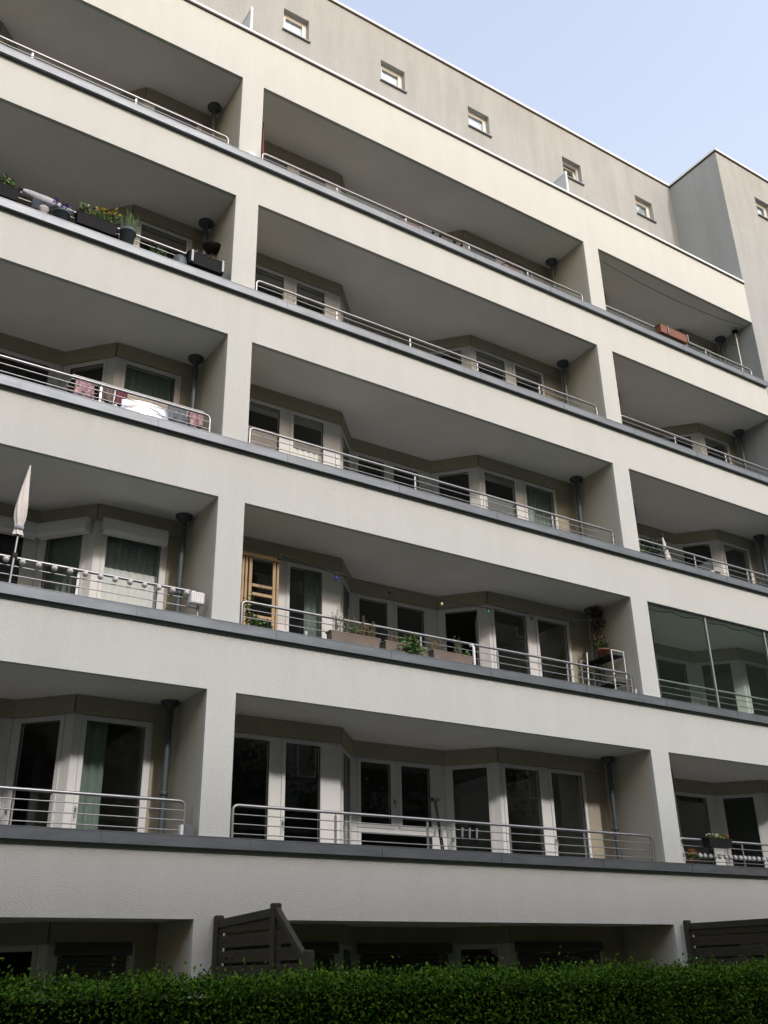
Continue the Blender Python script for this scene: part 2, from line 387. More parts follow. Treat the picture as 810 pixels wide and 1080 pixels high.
# railings ------------------------------------------------------------------
RAILS = {'left': [-5.10-.02, -3.46-.02, -1.79, -.125], 'mid': [.535+1.543*i for i in range(6)], 'right': [8.93, 10.58, 12.23, 13.88]}
RY = .20
rail_proto = {}
def railing(bay, k):
    z = COP[k]
    if bay in rail_proto: return dup(rail_proto[bay], bld, (0, 0, z))
    xs = RAILS[bay]; a, b = xs[0], xs[-1]; H = .46
    t = MB()
    t.tube([(a, RY, -.02), (a, RY, H-.09)]+[(a+.07*(1-math.cos(q)), RY, H-.09+.07*math.sin(q)) for q in (R(30), R(60), R(90))]
           + [(b-.07*(1-math.cos(q)), RY, H-.09+.07*math.sin(q)) for q in (R(90), R(60), R(30))]+[(b, RY, H-.09), (b, RY, -.02)], .021, 10)
    o = t.build('balcony_railing', 'steel', bld, (0, 0, z))
    for h in (.085, .205, .325):
        t = MB(); t.tube([(a, RY-.012, h), (b, RY-.012, h)], .0075, 6); t.build('bar', 'steel', o)
    for x in xs[1:-1]:
        t = MB(); t.bbox(x-.017, x+.017, RY-.006, RY+.008, -.02, H-.06, .002)
        t.tube([(x, RY, H-.08), (x, RY, H-.03)], .008, 6); t.box(x-.04, x+.04, RY-.04, RY+.04, 0, .006)
        t.build('post', 'steel', o)
    rail_proto[bay] = o; return o
for k in range(5):
    for bay in RAILS: railing(bay, k)

# rainwater pipes with a ceiling collar --------------------------------------
pp = None
for k in range(5):
    for x in (-.15, 8.16, 13.93):
        y = .90
        if pp is None:
            t = MB(); t.tube([(0, 0, .2), (0, 0, 2.6)], .043, 14); t.lathe([(.047, 2.50), (.075, 2.53), (.125, 2.575), (.13, 2.612)], n=18)
            t.lathe([(.047, 1.35), (.056, 1.352), (.056, 1.40), (.047, 1.402)], n=14); t.box(-.02, .02, .045, .10, 1.36, 1.39)
            pp = t.build('rainwater_pipe', 'pipe', bld, (x, y, CEIL[k]-2.6))
        else: dup(pp, bld, (x, y, CEIL[k]-2.6))

# penthouse storey, set back, and the stair tower ------------------------------
PY = 1.65; RZ = 21.99
small = [(1.57, 2.20), (4.11, 4.78), (6.66, 7.32), (9.76, 10.42), (12.45, 13.12), (-1.02, -.38), (-3.7, -3.05)]
f = MB(); f.panel(WX0, 14.05, 16.8, RZ, [(a, b, 20.26, 20.93) for a, b in small], PY, PY+.3); f.build('penthouse_wall', 'grey_render', bld)
f = MB(); f.box(WX0, 14.05, .30, PY, 16.9, 17.02); f.build('terrace_deck', 'floor', bld)
f = MB(); f.box(WX0, 14.05, PY+.3, 6, RZ-.3, RZ-.05); f.box(WX0, 14.05, 5.7, 6, 17, RZ-.3); f.build('roof', 'paving', bld)
c = MB(); c.box(WX0, 14.0, PY-.04, PY+.36, RZ, RZ+.06); c.box(WX0, 14.0, PY-.03, PY-.001, RZ-.035, RZ-.0005, 1); c.build('roof_coping', ['white_metal', 'gasket_and_shadow'], bld)  # dark strip below the roof edge stands in for shade
f = MB(); f.panel(14.05, XR, -.3, RZ, [(15.46, 16.10, 20.38, 21.04), (18.2, 18.84, 20.38, 21.04)], 0, .3)
f.box(14.05, 14.35, .3, 6, -.3, RZ); f.box(14.35, XR, .3, 6, RZ-.3, RZ-.02); f.box(14.35, XR, 1.6, 1.8, 15, RZ-.3)
f.build('stair_tower_wall', 'grey_render', bld)
c = MB(); c.box(14.01, XR, -.04, .36, RZ, RZ+.06); c.box(14.01, 14.4, .36, 6, RZ, RZ+.06); c.box(14.02, 14.049, -.03, 6, RZ-.035, RZ-.0005, 1); c.box(14.05, XR, -.03, -.001, RZ-.035, RZ-.0005, 1)  # last two boxes: black strips painting the shadow under the coping
c.build('tower_coping', ['white_metal', 'gasket_and_shadow'], bld)
sw = None
def small_window(x, y, z, W, H, tilt=0):
    o = MB(); o.panel(0, W, 0, H, [(.045, W-.045, .045, H-.045)], .12, .18); o = o.build('small_window', 'white', bld, (x, y, z))
    s = MB(); s.panel(.047, W-.047, 0, H-.094, [(.105, W-.105, .058, H-.152)], 0, .045); so = s.build('sash', 'white', o, (0, .125, .047)); so.rotation_euler.x = -tilt
    g = MB(); g.box(.10, W-.10, .014, .022, .053, H-.147); g.build('pane', 'attic_glass', o, (0, .125, .047)).rotation_euler.x = -tilt
    s = MB(); s.box(-.03, W+.03, -.05, .12, -.03, -.002); s.build('sill', 'zinc', o)
    s = MB(); s.box(.02, W-.02, .20, .225, -.05, H+.05); s.build('blind', 'curtain_white', o) if not tilt else None
for i, (a, b) in enumerate(small): small_window(a, PY, 20.26, b-a, .67, R(9) if i in (3,) else 0)
small_window(15.46, 0, 20.38, .64, .66); small_window(18.2, 0, 20.38, .64, .66)
for x in (.17, 8.2):                                          # terrace dividers
    t = MB(); 
    for y in (.17, 1.58): t.box(x-.02, x+.02, y-.02, y+.02, 17.491 if y < 1 else 17.021, 18.36)
    t.box(x-.02, x+.02, .19, 1.56, 18.32, 18.36); t.box(x-.02, x+.02, .19, 1.56, 17.50, 17.54)
    o = t.build('terrace_divider', 'white_metal', bld)
    t = MB(); t.box(x-.006, x+.006, .19, 1.56, 17.54, 18.32); t.build('pane', 'frost', o)

# balcony glazing in the right bay of the second storey from below
k = 3; t = MB()
for x in (8.765, 10.40, 12.20, 14.02): t.box(x-.02, x+.02, .05, .09, COP[k]-.001, CEIL[k]+.01)
t.box(8.765, 14.02, .055, .085, CEIL[k]-.025, CEIL[k]-.0005)
gz = t.build('balcony_glazing', 'steel', bld)
for a, b in ((8.785, 10.38), (10.42, 12.18), (12.22, 14.0)):
    t = MB(); t.box(a, b, .064, .074, COP[k]+.002, CEIL[k]-.026); t.build('pane', 'green_glass', gz)

# ------------------------------------------------------------ block across the courtyard
ob = thing('opposite_building', (4, OPP_Y, -.3), 'plain rendered apartment block across the courtyard, opposite the balconies', 'building')
f = MB(); f.box(-80, 80, -10, 0, 0, OPP_H+.3); f.build('wall', 'opp', ob)
f = MB(); f.box(-80.2, 80.2, -10.2, .2, OPP_H+.3, OPP_H+.42); f.build('roof', 'zinc', ob)
wp = None
for r in range(7):
    for i in range(16):
        x, z = -38+4.6*i, 1.2+2.95*r
        if wp is None:
            t = MB(); t.panel(0, 1.9, 0, 1.5, [(.07, .91, .07, 1.43), (.99, 1.83, .07, 1.43)], .001, .06); wp = t.build('window', 'white', ob, (x, 0, z))
            g_ = MB(); g_.box(.06, 1.84, .004, .02, .06, 1.44); g_.build('pane', 'opp_glass', wp)
        else: dup(wp, ob, (x, 0, z))
# unseen trees added past the path to darken the lower storeys and the glass
def tree_proto():
    rng = random.Random(77)
    t = thing('added_shade_tree', (0, 0, -.3), 'unseen leafy tree added across the path to darken the lower balconies', 'tree', 'unseen trees added across the path for shade')
    b = MB(); b.tube([(0, 0, 0), (.1, .05, 2), (-.05, .1, 4.5), (.1, 0, 8)], [.22, .17, .13, .05], 10)
    for i in range(9):
        a = i*2.4; z = 3+.5*i; d = Vector((math.cos(a), math.sin(a), .7)); p = Vector((0, .05, z))
        b.tube([p, p+d*1.1, p+d*2.2+Vector((0, 0, .4))], [.07, .045, .015], 6)
    b.build('trunk', 'wood_post', t)
    f = MB()
    for i in range(75):
        a = rng.uniform(0, 6.28); q = rng.random()**.5*2.9; z = rng.uniform(3.0, 11.5); q *= math.sin(math.pi*min(1, max(.12, (z-2)/10.2)))**.6
        n = 110
        for _ in range(n):
            p = Vector((q*math.cos(a)+rng.gauss(0, .5), q*math.sin(a)+rng.gauss(0, .5), z+rng.gauss(0, .45)))
            f.leaf(p, Vector((rng.gauss(0, 1), rng.gauss(0, 1), rng.gauss(0, .7))), .26*rng.uniform(.7, 1.2), .17, rng)
    f.build('crown', 'leaf_dark', t); return t
tp = tree_proto()
for i, (x, y, k) in enumerate(((-16, -20.5, 1.0), (-10.5, -21.5, .9), (-5, -20, 1.05), (.5, -21.5, .95), (6, -20.5, 1.1), (11.5, -21.5, .9), (17, -20, 1.0), (23, -21, 1.05), (29, -20, .95))):
    o = tp if i == 0 else dup(tp); o.location = (x, y, -.3); o.scale = (k, k, k); o.rotation_euler.z = i*1.3
#PROPS#
# ------------------------------------------------------------ fences and hedge by the ground floor
def fence(x, ys, tops, label, slope=None):
    t = thing('wooden_fence', (x, ys[0], -.3), label, 'fence')
    for y, z in zip(ys, tops):
        p = MB(); p.bbox(-.05, .05, y-ys[0]-.05, y-ys[0]+.05, 0, z+.3, .012); p.build('post', 'wood_post', t)
    rng = random.Random(3)
    for i in range(len(ys)-1):
        y0, y1 = ys[i]-.052-ys[0], ys[i+1]+.052-ys[0]
        za, zb = tops[i]+.3-.05, tops[i+1]+.3-.05
        p = MB()
        n = 16
        for j in range(n):
            z = .10+.162*j
            if z+.13 > min(za, zb)-.0 and za-zb > .2:
                y1c = y0+(y1-y0)*max(.0, min(1, (za-z-.13)/(za-zb)))
            else: y1c = y1
            if z+.12 > max(za, zb) or y0-y1c < .05: continue
            dx = rng.uniform(-.006, .006)
            p.bbox(-.012+dx, .010+dx, y1c, y0, z, z+.128, .004)
        p.build('slat_panel', 'wood_fence', t)
        p = MB(); p.T = None
        for s in (-1,):
            p.add([(-.03,y0,za-.09),(.03,y0,za-.09),(.03,y0,za),(-.03,y0,za),(-.03,y1,zb-.09),(.03,y1,zb-.09),(.03,y1,zb),(-.03,y1,zb)],
                  [(0,1,2,3),(7,6,5,4),(0,4,5,1),(1,5,6,2),(2,6,7,3),(3,7,4,0)])
        p.build('top_rail', 'wood_post', t)
    return t
fence(.30, [-.06, -1.54, -2.28], [2.27, 2.32, 1.83], 'weathered slat fence with a sloping top rail, under the left pillar')
fence(8.50, [-.10, -1.95, -3.6], [2.29, 2.29, 2.29], 'weathered slat fence with level top, at the right edge behind the hedge')

def leaf_cloud(mb, c, r, n, L, W, rng, m=0, up=.4, flat=False):
    for _ in range(n):
        while True:
            q = Vector((rng.uniform(-1, 1), rng.uniform(-1, 1), rng.uniform(-1, 1)))
            if q.length <= 1: break
        p = Vector(c)+Vector((q.x*r[0], q.y*r[1], q.z*r[2]))
        d = Vector((rng.gauss(0, 1), rng.gauss(0, 1), rng.gauss(up, .8)))
        k = rng.uniform(.65, 1.25); mb.leaf(p, d, L*k, W*k, rng, m)

def hedge():
    rng = random.Random(11)
    t = thing('hedge', (1.5, -4.9, -.3), 'dense clipped green hedge along the bottom of the picture', 'hedge')
    X0, X1 = -8.5, 11.0
    b = MB(); b.grid(lambda u, v: (X0+(X1-X0)*u, -.22+.03*math.sin(u*60), 1.77*v), 60, 6); b.grid(lambda u, v: (X0+(X1-X0)*u, -.22+.52*v, 1.77+.02*math.sin(u*90+v)), 60, 3)
    b.box(X0, X1, -.18, .28, 0, 1.72); b.build('twigs', 'hedge_in', t)
    f = MB()
    from mathutils import noise
    def bulge(x, y, z): return .07*noise.noise((x*1.3, y, z*1.6))+.05*noise.noise((x*4, y*4, z*4))
    for _ in range(150000):
        x = rng.uniform(X0, X1)
        if not (-4.2 < x < 6.5) and rng.random() < .5: continue
        if rng.random() < .62:
            z = 1.87-(.75 if rng.random() < .88 else 1.7)*rng.random()**1.15; y = -.39+abs(rng.gauss(0, .09))-bulge(x, 0, z); n = Vector((0, -1, .25))
        else:
            y = rng.uniform(-.42, .44); z = 1.84+rng.gauss(0, .035)+bulge(x, y, 0); n = Vector((0, -.2, 1))
            if rng.random() < .10: z += abs(rng.gauss(0, .05))
        d = Vector((rng.gauss(0, .8), rng.gauss(0, .8), rng.gauss(0, .8)))+n*.7
        k = rng.uniform(.6, 1.25); f.leaf(Vector((x, y, z)), d, .031*k, .019*k, rng)
    for _ in range(420):                                       # loose shoots above the cut
        x = rng.uniform(X0, X1); y = rng.uniform(-.40, .42); z = 1.86+bulge(x, y, 0); h = abs(rng.gauss(0, .05))+.02
        lx, ly = rng.uniform(-.3, .3), rng.uniform(-.3, .3)
        f.tube([(x, y, z-.06), (x+lx*h*.5, y+ly*h*.5, z+h*.5), (x+lx*h, y+ly*h, z+h)], [.0022, .0018, .001], 4, 0, False)
        for i in range(int(5+h*60)):
            s = i/(5+h*60); p = Vector((x+lx*h*s, y+ly*h*s, z+h*s))
            f.leaf(p, Vector((rng.gauss(0, 1), rng.gauss(0, 1), .6)), .03*(1.1-.5*s), .017*(1.1-.5*s), rng)
    f.build('foliage', 'hedge', t)
hedge()

# ------------------------------------------------------------ things on the balconies
def planter(loc, L, W, H, mt, label, plants, group=None, brackets=(), seed=1):
    """trough centred on loc (bottom); plants: list of (x, kind, height, spread)"""
    t = thing('planter', loc, label, 'planter', group); rng = random.Random(seed)
    b = MB(); a, c = L/2, W/2; k = .86
    v = []
    for z, s, i in ((0, k, 0), (H-.02, 1, 0), (H-.02, 1.04, 0), (H, 1.04, 0), (H, .93, 0), (H-.03, .92, 0)):
        v += [(x*a*(s if abs(s-k) > .01 else .97), y*c*s, z) for x, y in ((-1,-1),(1,-1),(1,1),(-1,1))]
    f = [(3,2,1,0)]+[(r*4+i, r*4+(i+1) % 4, r*4+4+(i+1) % 4, r*4+4+i) for r in range(5) for i in range(4)]
    b.add(v, f); b.build('trough', mt, t)
    s = MB(); s.grid(lambda u, w_: (-.91*a+1.82*a*u, -.91*c+1.82*c*w_, H-.028+.01*math.sin(u*20+w_*5)), 12, 3); s.build('soil', 'soil', t)
    for bx in brackets:
        q = MB(); q.box(bx-.018, bx+.018, -c*1.04-.012, -c*1.04-.002, .02, H+.01); q.box(bx-.018, bx+.018, -c*1.04-.012, c+.05, H+.011, H+.019); q.build('bracket', 'zinc', t)
    for x, kind, h, sp in plants: plant(t, (x, 0, H-.03), kind, h, sp, rng, c)
    return t
def plant(t, base, kind, h, sp, rng, dy=.06):
    g = MB(); bx, by, bz = base
    mt = {'green': 'leaf', 'dark': 'leaf_dark', 'grey': 'leaf_grey', 'dry': 'leaf_dry', 'wisp': 'leaf', 'yellow': 'leaf', 'purple': 'leaf_dark', 'white': 'leaf', 'orange': 'leaf', 'trail': 'leaf'}[kind]
    ns = max(5, int(sp*70))
    tips = []
    for _ in range(ns):
        x = bx+rng.uniform(-sp, sp)*.8; y = by+rng.uniform(-dy, dy)*.7; hh = h*rng.uniform(.55, 1.1)
        e = Vector((x+rng.gauss(0, .25)*sp, y+rng.gauss(0, .4)*dy, bz+hh)); p0 = Vector((x, y, bz))
        g.tube([p0, (p0+e)/2+Vector((rng.gauss(0, .01), rng.gauss(0, .01), 0)), e], [.004, .003, .0015], 4, 0, False); tips.append(e)
        n = int(5+hh*(90 if kind in ('grey', 'dry', 'wisp') else 55))
        for i in range(n):
            s = rng.uniform(.15, 1.0); p = p0.lerp(e, s)+Vector((rng.gauss(0, .012), rng.gauss(0, .012), 0))
            if kind in ('grey', 'dry', 'wisp'): g.leaf(p, Vector((rng.gauss(0, .6), rng.gauss(0, .6), .9)), .045, .007, rng)
            else: g.leaf(p, Vector((rng.gauss(0, 1), rng.gauss(0, 1), rng.gauss(.3, .6))), .05, .028, rng)
    if kind == 'trail':
        for _ in range(160): g.leaf(Vector((bx+rng.gauss(0, .5)*sp, by-dy-.02+rng.gauss(0, .02), bz-rng.random()*.16+.05)), Vector((rng.gauss(0, 1), -.6, -.3)), .055, .035, rng)
    o = g.build('plant', mt, t)
    pet = {'yellow': 'yellow', 'purple': 'purple', 'white': 'whitepetal', 'orange': 'orange'}.get(kind)
    if pet:
        q = MB()
        for e in tips*(2 if kind != 'yellow' else 1):
            c = e+Vector((rng.gauss(0, .02), rng.gauss(0, .02), rng.gauss(.0, .015)))
            for i in range(7):
                an = i*.9; q.leaf(c, Vector((math.cos(an), math.sin(an), .35)), .033, .024, rng)
        q.build('blossom', pet, o)
def pot(loc, r, H, mt, label, kind=None, h=.2, sp=None, group=None, seed=2, name='flowerpot', cat='flowerpot'):
    t = thing(name, loc, label, cat, group); rng = random.Random(seed)
    b = MB(); b.lathe([(1e-4, 0), (r*.72, 0), (r*.95, H*.82), (r*1.06, H*.83), (r*1.06, H), (r*.93, H), (r*.9, H*.86), (1e-4, H*.84)], n=22); b.build('pot', mt, t)
    if kind: plant(t, (0, 0, H*.84), kind, h, sp or r, rng, r*.8)
    return t
def ob1(mb, name, mats, loc, label, cat, group=None, rotz=0): return tag(mb.build(name, mats, None, loc, rotz), label, cat, group)
C0, C1, C2, C3, C4 = COP

# second storey from the top, left balcony: planters along the coping
planter((-3.62, .06, C1+.10), .56, .15, .20, 'wicker', 'charcoal trough of green leaves at the far left picture edge', [(-.1, 'green', .24, .2), (.15, 'green', .2, .12)], seed=4)
t = thing('folded_parasol', (-2.95, .16, C1+.42), 'grey folded parasol lying across the railing beside purple flowers', 'parasol')
p = MB(); p.T = Matrix.Rotation(R(5), 4, 'Y')
def psheet(u, v):
    an = v*2*math.pi; wd = .022+.045*math.sin(math.pi*min(1, u*1.15))**.7 if u < .87 else .035
    return (-.33+.72*u, wd*.55*math.cos(an)*(1+.1*math.sin(5*an+7*u)), .02+wd*math.sin(an)*(1+.12*math.sin(4*an+9*u)))
p.grid(psheet, 20, 20); p.build('canopy', 'cloth_grey', t)
p = MB(); p.T = Matrix.Rotation(R(5), 4, 'Y'); p.tube([(-.40, 0, .02), (.62, 0, .02)], .014, 8); p.build('pole', 'dark', t)
p = MB(); p.grid(lambda u, v: (-.18+.52*u, -.03-.04*math.sin(u*14)*v-.02*v, -.04-.22*v*(.6+.4*math.sin(u*5+1))), 24, 6); p.build('cover', 'cloth_dark', t)
b = MB(); b.grid(lambda u, v: ((.075+.008*math.sin(9*u*6.28))*math.cos(u*6.283)*math.sin(max(v*3.1416, .001)), (.06)*math.sin(u*6.283)*math.sin(max(v*3.1416, .001)), .055-.055*math.cos(v*3.1416)+.10*min(1,v*3)), 18, 10)
ob1(b, 'garden_stone', 'stone', (-2.97, .03, C1), 'rounded pale stone on the coping left of the purple flowers', 'stone')
pot((-2.71, .06, C1), .12, .22, 'bluegrey', 'round blue grey bowl of purple flowers on the coping', 'purple', .17, .13, seed=5)
planter((-2.20, .06, C1+.11), .60, .16, .21, 'wicker', 'charcoal trough crowded with yellow flowers on the coping', [(.10, 'yellow', .27, .20), (-.2, 'green', .2, .08), (-.24, 'white', .2, .03)], seed=6)
pot((-1.71, .06, C1), .12, .34, 'bluegrey', 'tall blue grey pot with wispy green plant right of yellow flowers', 'wisp', .42, .17, seed=7)
planter((-1.12, .285, C1), .36, .11, .24, 'dark', 'low dark trough of green herbs behind the railing bars', [(0, 'green', .22, .15)], seed=8)
b = MB(); b.lathe([(.115, 0), (.115, .10), (.11, .15), (.085, .20), (.04, .225), (1e-4, .23)], n=20); ob1(b, 'upturned_bowl', 'bluegrey', (-.86, .06, C1), 'dark upturned bowl on the coping beside the right trough', 'bowl')
planter((-.44, .05, C1+.13), .60, .16, .22, 'wicker', 'charcoal trough with bare twigs and pale brackets by the left pillar', [(-.12, 'dry', .10, .1), (.1, 'dry', .06, .08)], brackets=(-.25, .27), seed=9)
t = thing('bird_bath', (-.10, .66, CEIL[1]-2.6+.21), 'dark shallow dish on a thin stand in front of the pipe', 'bird bath')
b = MB(); b.lathe([(1e-4, 1.60), (.05, 1.60), (.12, 1.64), (.165, 1.70), (.17, 1.715), (.15, 1.71), (.10, 1.66), (1e-4, 1.645)], n=24); b.build('dish', 'dark', t)
b = MB(); b.tube([(0, 0, 0), (0, 0, 1.61)], .018, 8); b.lathe([(.14, 0), (.14, .015), (.02, .04)], n=18); b.build('stand', 'dark', t)

# third storey from the top, left balcony: laundry rack and glaring tray
zf = CEIL[2]-2.6+.21
t = thing('drying_rack', (-1.15, .62, zf), 'white wire drying rack behind the left railing, hung with laundry', 'drying rack')
b = MB(); H = C2+.60-zf
for y in (-.22, .22):
    b.tube([(-1.0, y, H), (1.0, y, H)], .009, 6)
for x in (-1.0, 1.0): b.tube([(x, -.22, H), (x, .22, H)], .009, 6)
b.build('frame', 'white_metal', t)
b = MB()
for i in range(3): y = -.11+.11*i; b.tube([(-1.0, y, H), (1.0, y, H)], .004, 5)
b.build('line', 'white_metal', t)
for x in (-.75, .75):
    for s in (-1, 1):
        b = MB(); b.tube([(x, -.25*s, 0), (x, .22*s, H)], .009, 6); b.build('leg', 'white_metal', t)
def cloth(x, y, w_, drop, mt, label, seed, z=None, name='laundry'):
    rng = random.Random(seed); ph = rng.uniform(0, 6)
    b = MB(); top = zf+H+.012 if z is None else z
    def fn(u, v):
        s = (v-.5)*2; side = -1 if s < 0 else 1; q = abs(s)
        return ((u-.5)*w_*(1-.12*q*math.sin(3*q+ph)), side*(.012+.022*q)+.028*q*math.sin(u*11+ph+side)+.012*math.sin(u*23+ph), -drop*max(0, q-.04)*(1-.1*math.sin(u*5+ph)))
    b.grid(fn, 26, 20); return ob1(b, name, mt, (x, y, top), label, 'laundry')
cloth(-1.97, .42, .27, .38, 'cloth_pink', 'pink patterned cloth hung on the rack behind the left railing', 1)
cloth(-1.66, .42, .24, .33, 'cloth_brown', 'brown cloth hanging between pink cloth and glaring tray', 2)
cloth(-1.42, .44, .16, .30, 'cloth_red', 'small dark red cloth beside the brown cloth on the rack', 3)
cloth(-.57, .42, .28, .34, 'cloth_blue', 'grey blue laundry on the rack right of the glaring tray', 4)
cloth(-.25, .44, .22, .30, 'cloth_pink', 'small pale pink cloth at the right end of the rack', 5)
tc = Vector((-1.08, .30, C2+.27)); hv = ((CAM-tc).normalized()+sv).normalized()
b = MB()
for dz in (0, -.008): b.grid(lambda u, v: (.36*(2*u-1), .17*(2*v-1), dz-.085*(2*u-1)**2-.02*(2*u-1)-.012*(2*v-1)**2), 24, 10)
o = ob1(b, 'metal_tray', 'foil', tc, 'polished metal tray glaring in the sun on the left railing', 'tray')
xa = Vector((1, 0, 0)); xa = (xa-hv*xa.dot(hv)).normalized(); ya = hv.cross(xa)
rm = Matrix((xa, ya, hv)).transposed(); o.rotation_euler = rm.to_euler()

# fourth storey from the top, left balcony
t = thing('closed_parasol', (-2.63, .13, C3), 'closed pale pink parasol clamped to the railing at the left', 'parasol')
b = MB(); b.tube([(-.01, 0, 0), (.03, 0, 1.72)], .014, 10); b.build('pole', 'steel', t)
b = MB()
def para(u, v):
    z = .72+1.0*v; r = .012+.062*(math.sin(math.pi*min(1, .12+v*.9))**1.1)*(1-.55*v) if v > .22 else .058-.018*math.sin(v/.22*3.14)
    a = u*2*math.pi; r *= 1+.20*math.sin(6*a+9*v)*(1-v)
    return (-.01+.04*z/1.72-.03*math.sin(v*2.6)*(1-v)+r*math.cos(a)*1.15, r*.8*math.sin(a), z)
b.grid(para, 36, 40); b.build('canopy', 'cloth_white', t)
b = MB(); b.lathe([(.06, .80), (.064, .81), (.064, .835), (.06, .845)], (.005, 0, 0), 16); b.build('strap', 'cloth_grey', t)
b = MB(); b.bbox(-.03, .04, -.03, .075, .42, .475, .006); b.build('clamp', 'dark', t)
def globes(xs, y, z, r, label, skip=()):
    t = thing('globe_light_string', (xs[0], y, z), label, 'light string')
    pts = []
    for i in range(len(xs)-1):
        pts += [(xs[i]-xs[0], 0, r*.9), ((xs[i]+xs[i+1])/2-xs[0], .01, r*.9-.012)]
    pts.append((xs[-1]-xs[0], 0, r*.9))
    b = MB(); b.tube(pts, .003, 5); b.build('cable', 'dark', t)
    pr = None
    for x in xs:
        if pr is None:
            b = MB(); b.ball((0, 0, 0), r, 16); b.lathe([(.012, r*.86), (.012, r+.012), (.005, r+.014)], n=8); pr = b.build('globe', 'globe', t, (x-xs[0], 0, 0))
        else: dup(pr, t, (x-xs[0], 0, 0))
globes([-4.91+.1995*i for i in range(24)], .15, C3+.385, .040, 'string of pale globes along the left railing under the parasol')
t = thing('white_lantern', (-.185, .12, C3+.24), 'ribbed white box hung on the left railing end', 'lantern')
b = MB(); b.bbox(-.10, .10, -.05, .05, 0, .16, .01); b.build('housing', 'plastic_white', t)
b = MB()
for i in range(6): x = -.085+.034*i; b.bbox(x-.008, x+.008, -.058, -.0505, .012, .15, .002)
b.build('rib', 'plastic_white', t)
b = MB(); b.tube([(-.06, .03, .155), (-.06, .03, .20), (-.06, .085, .205)], .006, 6); b.tube([(.04, .03, .155), (.04, .03, .20), (.04, .085, .205)], .006, 6); b.build('hook', 'steel', t)
t = thing('outdoor_lamp', (-.16, .06, C4), 'small grey metal lamp block on the lowest left coping', 'lamp')
b = MB(); b.bbox(-.03, .09, -.045, .045, 0, .135, .008); b.build('housing', 'zinc', t)
b = MB(); b.bbox(-.075, -.032, -.04, .04, 0, .13, .006); b.build('cover', 'plastic_white', t)

# top storey
b = MB(); b.lathe([(1e-4, 0), (.05, 0), (.065, .075), (.072, .076), (.072, .09), (.06, .09), (.055, .07), (1e-4, .07)], n=18); t = ob1(b, 'small_pot', 'dark', (-.53, .085, C0), 'small dark pot on the topmost left coping near the pipe', 'flowerpot')
t = thing('wall_lamp', (.225, -.034, C0), 'small white lamp block on the topmost coping before the pillar', 'lamp')
b = MB(); b.bbox(-.07, .07, -.027, .03, 0, .085, .008); b.build('housing', 'plastic_white', t); b = MB(); b.bbox(-.05, .05, -.032, -.0275, .012, .05, .002); b.build('lens', 'curtain_white', t)
z0 = CEIL[0]-2.6+.21
t = thing('furled_parasol', (.60, .34, z0), 'thin maroon furled parasol beside the topmost left pillar', 'parasol')
b = MB(); b.tube([(0, 0, 0), (0, 0, 1.95)], .013, 8); b.build('pole', 'dark', t)
b = MB(); b.grid(lambda u, v: ((.03-.02*v)*(1+.2*math.sin(u*31))*math.cos(u*6.283), (.03-.02*v)*(1+.2*math.sin(u*31))*math.sin(u*6.283), 1.0+.92*v), 24, 8); b.build('canopy', 'maroon', t)
for i, x in enumerate((3.80, 6.36)):
    planter((x, .315, C0+.26), .54, .15, .16, 'terracotta', ['terracotta trough hung inside the topmost railing, left of four knobs', 'terracotta trough hung inside the topmost railing, near the right pipe'][i], [], brackets=(-.2, .2), group='terracotta troughs on the topmost middle railing', seed=20+i)
for x in (4.25, 4.43, 4.78, 4.95):
    b = MB(); b.ball((0, 0, 0), .032, 12); b.lathe([(.012, .026), (.012, .05), (.004, .052)], n=8)
    ob1(b, 'black_ball', 'dark', (x, .172, C0+.315), 'small black ball on the topmost middle railing', 'ball', 'black balls on the topmost middle railing')
planter((10.96, .10, C0+.235), .92, .15, .20, 'terracotta', 'long terracotta trough hung on the topmost right railing', [], brackets=(-.22, .44), seed=23)
t = thing('lamp_post', (13.90, .42, z0), 'slim white pole with black lamp head in topmost right balcony', 'lamp')
b = MB(); b.tube([(0, 0, 0), (0, 0, 2.26)], .014, 10); b.build('pole', 'white_metal', t)
b = MB(); b.lathe([(.02, 2.26), (.07, 2.28), (.075, 2.33), (.03, 2.36), (1e-4, 2.362)], n=16); b.build('head', 'dark', t)
b = MB(); b.tube([(0, 0, 1.9), (-.18, .02, 1.86)], .01, 6); b.build('arm', 'dark', t)
b = MB(); pts = [(8.90, .15, 16.09), (9.6, .15, 16.02), (10.3, .15, 15.97), (11.25, .15, 15.945), (12.1, .15, 15.965), (13.0, .15, 16.03), (13.95, .15, 16.18)]
b.tube([(x-8.9, 0, z-16.09) for x, y, z in pts], .007, 6); ob1(b, 'cable', 'dark', (8.9, .15, 16.09), 'thin cable sagging across the topmost right balcony', 'cable')
b = MB(); b.bbox(-.065, .065, -.04, .04, 0, .13, .006)
for i in range(4): b.bbox(-.055, .055, -.046, -.0405, .018+.027*i, .032+.027*i, .002)
ob1(b, 'vent_box', 'plastic_white', (.69, .285, C2), 'small white louvred box behind the railing beside the left pillar', 'vent box')

